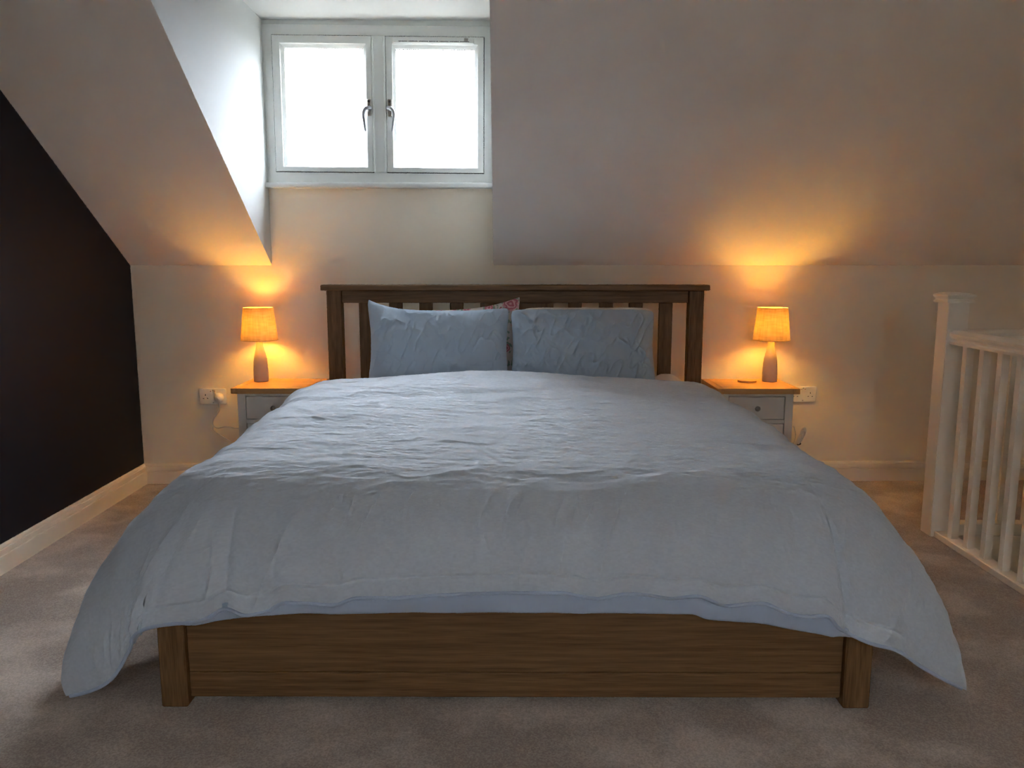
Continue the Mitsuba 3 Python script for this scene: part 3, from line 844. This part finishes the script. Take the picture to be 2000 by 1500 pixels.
obj('coaster', lathe([(0, 0), (.046, 0), (.048, .002), (.048, .008), (.0465, .010), (.044, .0095), (0, .0095)], 48, (1.205, 4.135, NT)), 'coaster_wood', smooth=35,
    label='round wooden coaster beside the lamp on the right nightstand', cat='coaster')

# ------------------------------------------------------------------ sockets, plug, cables
def socket(cx, zc, label):
    t = thing('wall_socket', label, 'socket')
    L = lambda m: move(m, RF)
    fp = obj('face_plate', L(box(cx - .073, cx + .073, 0, .009, zc - .043, zc + .043, .003)), 'socket_plastic', t)
    for sx in (-1, 1):
        c = cx + sx * .040
        obj('pin_hole', L(box(c - .002, c + .002, .0088, .0094, zc + .004, zc + .012)), 'dark_hole', fp)
        for s2 in (-1, 1):
            obj('pin_hole', L(box(c + s2 * .011 - .0033, c + s2 * .011 + .0033, .0088, .0094, zc - .013, zc - .009)), 'dark_hole', fp)
        sw = obj('rocker_switch', L(box(cx + sx * .010 - .0065, cx + sx * .010 + .0065, .0085, .0125, zc + .012, zc + .034, .002)), 'socket_plastic', t)
        obj('switch_mark', L(box(cx + sx * .010 - .003, cx + sx * .010 + .003, .0122, .0128, zc + .028, zc + .031)), 'red_mark', sw)
    for k in (-1, 1):
        obj('screw', L(move(lathe([(0, 0), (.003, 0), (.003, .0006), (0, .0006)], 12), lambda v: np.stack([cx + v[:, 0], .009 + v[:, 2], zc + k * .034 + v[:, 1]], -1))), 'pewter', fp)
    return t


def xr(px, y):  # room x on the back wall seen at px, row y
    z = zpx(y, DW)
    return (px - 1006) / F * zc_of(DW, z)


SLX, SLZ = float(xr(420.5, 774)), float(zpx(773.5, DW - .02))
SRX, SRZ = float(xr(1570.5, 770)), float(zpx(770, DW + .02))
socket(SLX, SLZ, 'white double wall socket left of the left nightstand')
socket(SRX, SRZ, 'white double wall socket beside the right nightstand')

pl = thing('lamp_plug', 'white plug with trailing cable in the left wall socket', 'plug')
px, pz = SLX + .036, SLZ - .004
from trimesh.transformations import rotation_matrix
body = lathe([(0, 0), (.022, 0), (.0245, .004), (.025, .016), (.023, .027), (.017, .034), (.008, .0365), (0, .037)], 36)
body = move(body, lambda v: RF(np.stack([px + v[:, 0], .0096 + v[:, 2], pz + v[:, 1] * 1.02], -1)))
obj('plug_body', body, 'socket_plastic', pl, smooth=45)
R3 = lambda pts: RF(np.array(pts))
obj('strain_relief', tube(R3([[px, .022, pz - .022], [px - .001, .022, pz - .036], [px - .002, .021, pz - .05]]), [.006, .0052, .004], 10), 'white_cable', pl, smooth=True)
obj('cable', tube(R3([[px - .002, .021, pz - .045], [px - .005, .02, pz - .075], [px - .022, .018, pz - .100], [px - .040, .014, pz - .125], [px - .040, .012, pz - .155], [px - .026, .012, pz - .168], [px + .010, .014, pz - .164], [px + .05, .02, pz - .163], [px + .11, .03, pz - .166]]), .0032, 8, 10), 'white_cable', pl, smooth=True)
obj('cable', tube(R3([[px - .040, .012, pz - .158], [px - .044, .010, pz - .178], [px - .03, .012, pz - .192], [px + .01, .016, pz - .218], [px + .05, .02, pz - .245]]), .0032, 8, 10), 'white_cable', pl, smooth=True)

cb = thing('cable_bundle', 'white lamp cable folded in a tie beside the right nightstand', 'cable')
bx, bz = float(xr(1553, 850)) + .01, float(zpx(858, DW - .04))
loops = [tube(R3([[bx - .04 + o, .05, bz - .10], [bx - .012 + o, .05, bz - .02 + o], [bx + .022 + o * .8, .048, bz + .045 + o], [bx + .030 + o * .6, .046, bz + .055], [bx + .026 + o, .044, bz + .040], [bx - .004 + o, .044, bz - .025], [bx - .035 + o, .044, bz - .11]]), .0032, 8, 6) for o in (0, .007, .014)]
obj('cable_loop', loops[0], 'white_cable', cb, smooth=True)
obj('cable_loop', loops[1], 'white_cable', cb, smooth=True)
obj('cable_loop', loops[2], 'white_cable', cb, smooth=True)
obj('cable_loop', tube(R3([[bx - .03, .05, bz - .03], [bx - .018, .05, bz + .02], [bx - .022, .05, bz + .045], [bx - .030, .05, bz + .07]]), .0032, 8, 6), 'white_cable', cb, smooth=True)
obj('tie', tube(R3([[bx - .010, .058, bz - .030], [bx + .004, .060, bz - .030], [bx + .012, .05, bz - .028], [bx + .004, .038, bz - .026]]), .003, 8, 6), 'gasket', cb, smooth=True)
